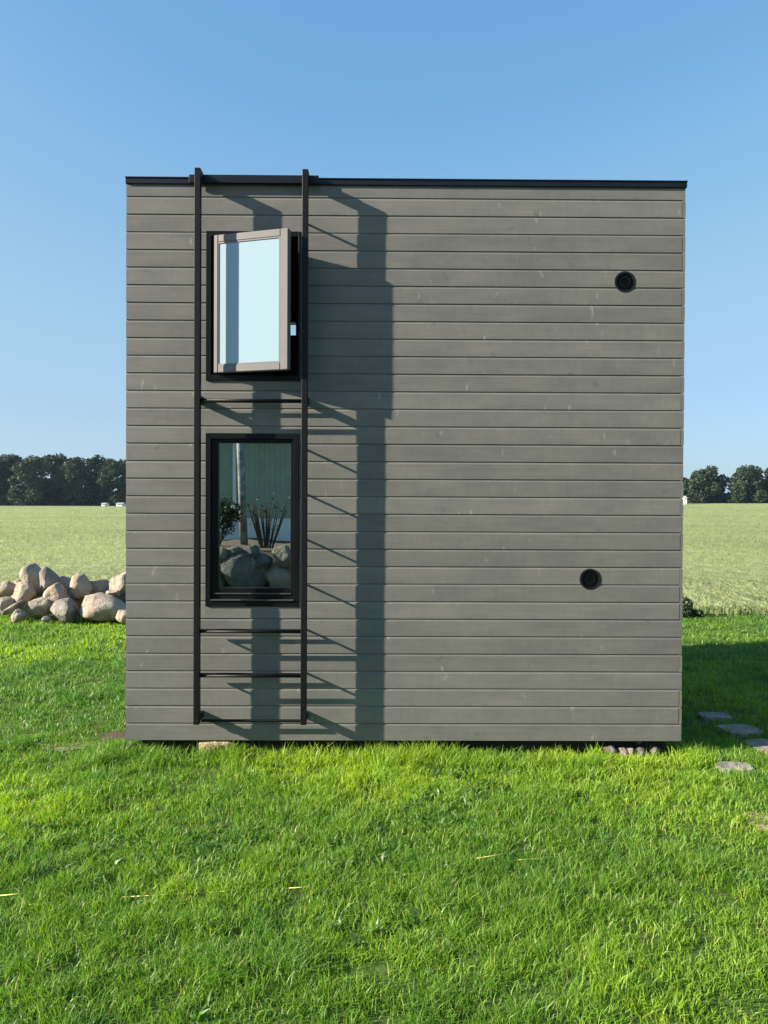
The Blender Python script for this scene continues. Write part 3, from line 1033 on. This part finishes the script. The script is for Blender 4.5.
# footing stones under the cabin
def rough_block(name, hx, hy, hz, seed):
    from mathutils import noise as mn
    bm = bmesh.new(); box(bm, -hx, hx, -hy, hy, -hz, hz)
    bmesh.ops.subdivide_edges(bm, edges=bm.edges[:], cuts=9, use_grid_fill=True)
    q = Vector((seed * 3.1, seed * 1.7, 0))
    for v in bm.verts:
        n_ = Vector((v.co.x / hx, v.co.y / hy, v.co.z / hz))
        r_ = (abs(n_.x) ** 9 + abs(n_.y) ** 9 + abs(n_.z) ** 9) ** (1 / 9)
        v.co = Vector((n_.x / r_ * hx, n_.y / r_ * hy, n_.z / r_ * hz)) * (1 + .10 * mn.noise(v.co * 11 + q) + .04 * mn.noise(v.co * 40 + q))
    bmesh.ops.recalc_face_normals(bm, faces=bm.faces)
    me = bpy.data.meshes.new(name); bm.to_mesh(me); bm.free(); return me


b0 = link('footing_block', rough_block('footing_block', 17 * S, .10, .052, 4), M['block'], None, False, (wx(216), .075, .055))
tag(b0, 'pale sandstone block under the cabin edge below the ladder', 'block')
GC = 'cobbles under the right end of the cabin'
cob = [(613, 8.5, 0, 'leftmost dull cobble of the front row under the right end of the cabin'),
       (625, 6.5, 0, 'second cobble from the left in the front row under the right end of the cabin'),
       (634, 5, 0, 'third, small cobble of the front row under the right end of the cabin'),
       (645, 9, 0, 'fourth cobble of the front row under the right end of the cabin'),
       (659, 6.5, 0, 'rightmost cobble of the front row, nearest the cabin corner'),
       (620, 9, 1, 'leftmost shaded cobble of the back row close under the boards'),
       (634, 9, 1, 'second shaded cobble of the back row close under the boards'),
       (646, 8, 1, 'third shaded cobble of the back row close under the boards'),
       (657, 8, 1, 'rightmost shaded cobble of the back row close under the boards')]
for i, (px, r_, row, lb) in enumerate(cob):
    o = link('cobble', stone_mesh('cobble', r_ * S, .06, random.uniform(.038, .055), 330 + i, 3, 18), M['cobble'], None, True, (wx(px), (.06, .17)[row], (.036, .092)[row]))
    o.rotation_euler = (random.uniform(-.5, .5), random.uniform(-.6, .6), random.uniform(0, 3))
    o.location.y += random.uniform(-.03, .05); o.location.z += random.uniform(-.022, .018)
    tag(o, lb, 'cobble', GC)

# stepping stones
for i, (c, rx, ry, lb) in enumerate(slab_pos):
    r = random.Random(50 + i)
    bm = bmesh.new()
    n = 18; top = []; bot = []
    for k in range(n):
        a = 2 * math.pi * k / n
        ca, sa = math.cos(a), math.sin(a)
        q_ = (abs(ca) ** 5 + abs(sa) ** 5) ** (-1 / 5) * r.uniform(.92, 1.03)
        top.append(bm.verts.new((ca * q_ * rx, sa * q_ * ry, .030 + r.uniform(-.004, .004))))
        bot.append(bm.verts.new((ca * q_ * rx * 1.03, sa * q_ * ry * 1.03, -.03)))
    bm.faces.new(top)
    for k in range(n):
        bm.faces.new((top[k], bot[k], bot[(k + 1) % n], top[(k + 1) % n]))
    o = from_bm('stepping_stone', bm, M['slab'], bevel=.006, loc=(c.x, c.y, float(gh(c.x, c.y))))
    tag(o, lb, 'stepping stone', 'stepping stones right of the cabin')

# yellow string across the lawn
cu = [ground_at(px, py, .055) for px, py in ((-60, 905), (0, 903), (28, 901.5), (120, 893), (210, 888), (290, 880.5), (330, 877), (400, 868), (478, 860), (515, 855), (560, 852))]
bm = bmesh.new()
for i, (p, q_) in enumerate(zip(cu, cu[1:])):
    vis = i in (0, 1, 8)
    zz = (.066 if i < 2 else .052) if vis else .010
    p = p.copy(); q_ = q_.copy()
    p.z = zz + float(gh(p.x, p.y)); q_.z = zz + float(gh(q_.x, q_.y))
    cyl(bm, p, q_, .0027, seg=6)
o = from_bm('string', bm, M['string'], smooth=True, off=cu[3], loc=cu[3])
tag(o, 'thin yellow string lying half hidden across the lawn', 'string')


# ------------------------------------------------------------------ trees and bushes
def leaf_cloud(bm, blobs, n, size, r):
    for _ in range(n):
        c, rad = r.choice(blobs)
        d = Vector((r.gauss(0, 1), r.gauss(0, 1), r.gauss(0, 1))).normalized()
        p = c + Vector((d.x * rad.x, d.y * rad.y, d.z * rad.z)) * (r.uniform(.45, 1.0) ** .5) * r.uniform(.9, 1.12)
        nn = (d * .6 + Vector((r.gauss(0, 1), r.gauss(0, 1), r.gauss(0, 1)))).normalized()
        u = nn.orthogonal().normalized(); q = nn.cross(u)
        a = r.uniform(0, 6.283); u, q = u * math.cos(a) + q * math.sin(a), q * math.cos(a) - u * math.sin(a)
        s = size * r.uniform(.6, 1.35)
        vs_ = [bm.verts.new(p + u * s * x + q * s * y + nn * zz * s) for x, y, zz in ((-.5, -.1, 0), (-.1, -.42, .12), (.5, -.05, 0), (.12, .45, .12))]
        bm.faces.new(vs_)


def tree(loc, hgt, wid, base, n, size, mat, label, group, seed, name='tree'):
    r = random.Random(seed)
    t = empty(name, label, 'tree', loc, 0, group)
    bm = bmesh.new()
    cyl(bm, (0, 0, -.3), (0, 0, hgt * .45), wid * .035, wid * .022, 8)
    blobs = []
    nb = 26
    for i in range(nb):
        f = r.uniform(0, 1)
        a = r.uniform(0, 6.283)
        zc = base + (hgt - base) * (.06 + .82 * f)
        env = math.sin(math.pi * (.22 + .68 * f)) ** .6
        rr = wid * .5 * env * r.uniform(.25, .75)
        b = wid * r.uniform(.14, .23)
        c = Vector((rr * math.cos(a), rr * math.sin(a), zc))
        blobs.append((c, Vector((b, b, b * r.uniform(.65, .95)))))
        if i % 2 == 0:
            cyl(bm, (0, 0, hgt * r.uniform(.2, .42)), c, wid * .014, wid * .005, 5)
    from_bm('trunk', bm, M['bark'], t)
    bm = bmesh.new(); leaf_cloud(bm, blobs, n, size, r)
    from_bm('crown', bm, mat, t)
    return t


def far_tree(px, pw, top, bottom, dist, mat, label, group, seed, n=3600, base=.12):
    loc = ((px - 384) / F * dist, dist - D, EYE - (bottom - HOR) / F * dist - .3)
    hgt = (bottom - top) / F * dist + .3
    wid = pw / F * dist
    return tree(loc, hgt, wid, hgt * base, n, dist * .0031, mat, label, group, seed)


GL = 'far trees in the dense belt left of the cabin'
belt = [
    (-16, 34, 456, 509, 196, 'leaf_dark', 'dark broadleaf tree in the far belt, cut by the left picture edge'),
    (8, 34, 454.5, 509, 200, 'leaf_dark', 'dense dark tree in the far belt right above the leftmost boulders'),
    (31, 32, 452.5, 509, 194, 'leaf_mid', 'tallest broad tree in the far belt, above the pointed boulder'),
    (53, 30, 453.5, 508.5, 202, 'leaf_dark', 'rounded tree in the far belt with sky gaps low in its crown'),
    (74, 28, 455, 508.5, 197, 'leaf_mid', 'tree in the middle of the far belt with a small sky hole'),
    (93, 26, 457, 508, 205, 'leaf_dark', 'thin crowned tree in the far belt with a large pale sky gap'),
    (111, 26, 458, 508, 198, 'leaf_mid', 'lighter green tree in the far belt nearest the cabin corner'),
    (131, 30, 459, 508, 203, 'leaf_mid', 'last tree of the far belt, mostly hidden by the cabin corner'),
    (-44, 34, 457, 509, 199, 'leaf_mid', 'tree of the far belt just outside the left picture edge'),
    (-72, 36, 456, 509, 203, 'leaf_dark', 'tree of the far belt well outside the left picture edge'),
    (158, 32, 460, 508, 204, 'leaf_dark', 'tree of the far belt standing behind the cabin'),
    (0, 30, 456, 509, 208, 'leaf_mid', 'tree at the back of the far belt behind the leftmost trees'),
    (64, 28, 456, 509, 209, 'leaf_mid', 'tree at the back of the far belt filling the gap left of its middle'),
    (103, 26, 459, 509, 210, 'leaf_dark', 'tree at the back of the far belt above the white sheds'),
]
for i, (px, pw, t0, b0_, dist, mt, lb) in enumerate(belt):
    far_tree(px, pw * 1.3, t0 - 1, b0_, dist, M[mt], lb, GL, 500 + i, 4600 if 'sky' in lb else 7500, .02)
GR = 'far trees right of the cabin'
for i, (px, pw, t0, b0_, dist, mt, lb) in enumerate([
    (706, 42, 466.5, 501, 215, 'leaf_dark', 'dark rounded tree standing in the field right beside the cabin edge'),
    (746, 38, 464, 500.5, 210, 'leaf_mid', 'broad lighter green tree, the taller of the pair on the far right'),
    (775, 30, 467, 500.5, 214, 'leaf_dark', 'tree at the far right picture edge, cut off by it'),
    (680, 24, 476, 501, 218, 'leaf_dark', 'low tree mostly hidden behind the right cabin edge')]):
    far_tree(px, pw * 1.1, t0 - 1, b0_, dist, M[mt], lb, GR, 540 + i, 7000, .02)
# low hedge at the far field edge
for (a, b, zt, dist, lb, sd) in ((-40, 140, 494, 207, 'low dark hedge under the left tree belt along the far field edge', 3), (670, 800, 491, 219, 'low dark hedge under the right hand trees along the far field edge', 4)):
    r = random.Random(sd); bm = bmesh.new()
    x0_, x1_ = (a - 384) / F * dist, (b - 384) / F * dist
    bt = 508.5 if a < 300 else 503.5
    zb = EYE - (bt - HOR) / F * dist; hz = (bt - zt) / F * dist
    blobs = [(Vector((x0_ + (x1_ - x0_) * k / 40, r.uniform(-1, 1), hz * .45)), Vector((1.6, 1.2, hz * r.uniform(.4, .7)))) for k in range(41)]
    leaf_cloud(bm, blobs, 8200, .6, r)
    o = from_bm('hedge', bm, M['leaf_dark'], loc=(0, dist - D, zb)); tag(o, lb, 'hedge')
# pale farm buildings glimpsed under the trees
for k, (px, pw, py0, py1, dist, lb) in enumerate(((103, 3.5, 504.0, 506.5, 188, 'low white farm shed at the foot of the belt, left of its twin'), (119, 6, 503.8, 506.5, 186, 'low white farm shed under the trees nearest the cabin corner'), (685.5, 3, 494.5, 501.5, 195, 'small white shed showing just right of the cabin edge under the trees'))):
    cx = (px - 384) / F * dist; wd = pw / F * dist
    zb = EYE - ((508 if px < 300 else 503) - HOR) / F * dist; zt_ = EYE - (py0 - HOR) / F * dist
    t = empty('farm_shed', lb, 'shed', (cx, dist - D, zb), 0, 'white sheds at the far field edge')
    bm = bmesh.new(); box(bm, -wd / 2, wd / 2, 0, 3, 0, (zt_ - zb) * .75); from_bm('wall', bm, M['barn'], t)
    bm = bmesh.new(); h0 = (zt_ - zb) * .75 + .003; h1 = zt_ - zb
    pts = [(-.2, h0), (3.2, h0), (1.5, h1)]
    a = [bm.verts.new((-wd / 2 - .15, y, z)) for y, z in pts]; b = [bm.verts.new((wd / 2 + .15, y, z)) for y, z in pts]
    bm.faces.new(a); bm.faces.new(b[::-1])
    for i in range(3): bm.faces.new((a[i], a[(i + 1) % 3], b[(i + 1) % 3], b[i]))
    from_bm('roof', bm, M['barn_roof'], t)

# little dark bush by the right cabin edge at the field border
dist = 13.5
bl = empty('bush', 'small dark bush at the field edge just right of the cabin', 'bush', ((689 - 384) / F * dist, dist - D, 0))
r = random.Random(77)
bm = bmesh.new()
leaf_cloud(bm, [(Vector((-.06, 0, .10)), Vector((.16, .16, .14))), (Vector((-.04, 0, .24)), Vector((.12, .12, .12))), (Vector((.10, 0, .07)), Vector((.16, .14, .08)))], 700, .05, r)
from_bm('foliage', bm, M['leaf_bush'], bl)
bm = bmesh.new(); cyl(bm, (0, 0, -.02), (-.03, 0, .25), .012, .006, 6); from_bm('stem', bm, M['bark'], bl)

# ------------------------------------------------------------------ what stands behind the photographer (mirrored in the closed window)
LV = 15.5


def mir(px, py, lv):
    return Vector(((px - 384 + 12) / F * lv, -(lv - D), EYE - (py - HOR) / F * lv))


bm = bmesh.new()
xs_ = np.linspace(-14.0, 9.0, 70)
prof = [(-9.55, -.02), (-9.75, .55), (-10.1, .93), (-11, 1.0), (-30, 1.05), (-31, -.02)]
g_ = [[bm.verts.new((x, y + .12 * math.sin(x * 2.3 + k), z + (.06 * math.sin(x * 3.1 + k * 2) if 0 < k < 4 else 0))) for x in xs_] for k, (y, z) in enumerate(prof)]
for k in range(len(prof) - 1):
    for i in range(len(xs_) - 1):
        bm.faces.new((g_[k][i], g_[k][i + 1], g_[k + 1][i + 1], g_[k + 1][i]))
for row_i in (0, -1):
    bm.faces.new([g_[k][row_i] for k in range(len(prof))])
o = from_bm('terrace', bm, M['bank'], smooth=True); tag(o, kind='structure')
mb = [(218, 262, 556, 596, 'broad flat topped grey boulder mirrored low on the left of the closed window'),
      (269, 290, 546, 568, 'tall pale boulder mirrored at the right edge of the closed window'),
      (263, 291, 568, 596, 'sloping grey boulder mirrored in the lower right corner of the closed window'),
      (252, 267, 553, 570, 'narrow pale boulder mirrored in the middle of the closed window'),
      (239, 254, 546, 559, 'small rough stone mirrored at the top of the boulder bank'),
      (240, 254, 558, 578, 'dark purplish boulder mirrored behind the broad flat topped one'),
      (258, 271, 569, 582, 'small pale stone mirrored between the sloping and the narrow boulder'),
      (210, 225, 549, 565, 'rounded stone mirrored at the left edge of the closed window'),
      (222, 240, 546, 558, 'low dark stone mirrored above the broad flat topped boulder'),
      (186, 219, 560, 597, 'rounded boulder of the bank just left of the mirrored ones'),
      (290, 316, 556, 597, 'rounded boulder of the bank just right of the mirrored ones')]
for i, (a, b, c, d, lb) in enumerate(mb):
    p = mir((a + b) / 2, (c + d) / 2, LV)
    rx = (b - a) / 2 / F * LV * 1.2; rz = (d - c) / 2 / F * LV * 1.2
    o = link('boulder', stone_mesh('boulder', rx, min(.5, (rx + rz) / 2), rz, 700 + i), M['stone_grey'], None, True, p)
    tag(o, lb, 'boulder', 'boulders of the bank mirrored in the closed window')
# mirrored green house on the terrace
LH = 21.0
hy = -(LH - D)
gx0_, gx1_ = -7.0, 1.5
hb = empty('green_house', 'low green boarded house on a white plinth, mirrored in the closed window', 'house', ((gx0_ + gx1_) / 2, hy - 2.5, 1.1))
ofs = ((gx0_ + gx1_) / 2, hy - 2.5, 1.1)
zpl = EYE - (519 - HOR) / F * LH; ztop = 4.1
bm = bmesh.new(); box(bm, gx0_ - .03, gx1_ + .03, hy - 5, hy + .03, .6, zpl); from_bm('plinth', bm, M['white_wall'], hb, off=ofs)
bm = bmesh.new()
x = gx0_
while x < gx1_:
    box(bm, x, min(x + .135, gx1_), hy - 4.97, hy + random.uniform(-.004, .006), zpl + .002, ztop); x += .142
box(bm, gx0_ + .01, gx1_ - .01, hy - 4.95, hy - .01, zpl + .003, ztop - .005)
from_bm('wall', bm, M['green_wall'], hb, off=ofs)
bm = bmesh.new()
pts = [(hy + .5, ztop - .05), (hy - 2.5, ztop + 1.0), (hy - 5.5, ztop - .05)]
a = [bm.verts.new((gx0_ - .3, y, z)) for y, z in pts]; b = [bm.verts.new((gx1_ + .3, y, z)) for y, z in pts]
bm.faces.new(a); bm.faces.new(b[::-1])
for i in range(3): bm.faces.new((a[i], a[(i + 1) % 3], b[(i + 1) % 3], b[i]))
from_bm('roof', bm, M['tile'], hb, off=ofs)
bm = bmesh.new(); p = mir(231.5, 500, LH); cyl(bm, (p.x, hy + .08, 1.3), (p.x, hy + .08, ztop - .05), .05, seg=12)
from_bm('downpipe', bm, M['white_wall'], hb, off=ofs)
# birch and shrub in front of it
bp = mir(240, 520, 18.0); bp.z = 1.08
bt = empty('birch_tree', 'slim pale barked birch mirrored in the middle of the closed window', 'tree', bp)
bm = bmesh.new(); cyl(bm, (0, 0, -.1), (-.10, 0, 2.4), .10, .085, 10); cyl(bm, (-.10, 0, 2.4), (-.18, .05, 4.2), .085, .05, 10)
from_bm('trunk', bm, M['birch'], bt, smooth=True)
bm = bmesh.new(); r = random.Random(9)
leaf_cloud(bm, [(Vector((r.uniform(-.7, .7), r.uniform(-.6, .6), r.uniform(3.6, 5.0))), Vector((.5, .5, .45))) for _ in range(9)], 1500, .09, r)
from_bm('crown', bm, M['leaf_mid'], bt)
for k, (px, lb, sd, ht, nst) in enumerate(((262, 'bare stemmed shrub mirrored right of the birch', 21, .95, 22), (208, 'leafy dark shrub mirrored at the left edge of the closed window', 22, .95, 7))):
    sp_ = mir(px, 540, 17.0); sp_.z = 1.05
    t = empty('shrub', lb, 'shrub', sp_)
    r = random.Random(sd); bm = bmesh.new(); tips = []
    for s_ in range(nst):
        a = r.uniform(-1, 1) * .55
        tip = Vector((a * ht * .9, r.uniform(-.2, .2), ht * r.uniform(.75, 1.1)))
        cyl(bm, (a * .25, 0, -.05), tip, .018, .008, 6); tips.append(tip)
    from_bm('stem', bm, M['bark'], t)
    bm = bmesh.new(); leaf_cloud(bm, [(q_ * r.uniform(.45, 1.1), Vector((.22, .22, .2))) for q_ in tips * 3], 90 if k == 0 else 1500, .06, r)
    from_bm('foliage', bm, M['leaf_bush'], t)

# ------------------------------------------------------------------ thin summer air over the fields
bm = bmesh.new(); box(bm, -420, 420, -45, 330, -1.0, 22.0)
m, nt, out = new_mat('air')
pv = nt.nodes.new('ShaderNodeVolumePrincipled'); pv.inputs['Density'].default_value = 0.00013
pv.inputs['Color'].default_value = (0.60, 0.80, 1.0, 1); pv.inputs['Anisotropy'].default_value = 0.3
L(nt, pv.outputs[0], out.inputs['Volume'])
o = from_bm('haze', bm, m); tag(o, 'faint blue summer haze over the field and trees', 'haze', kind='stuff')
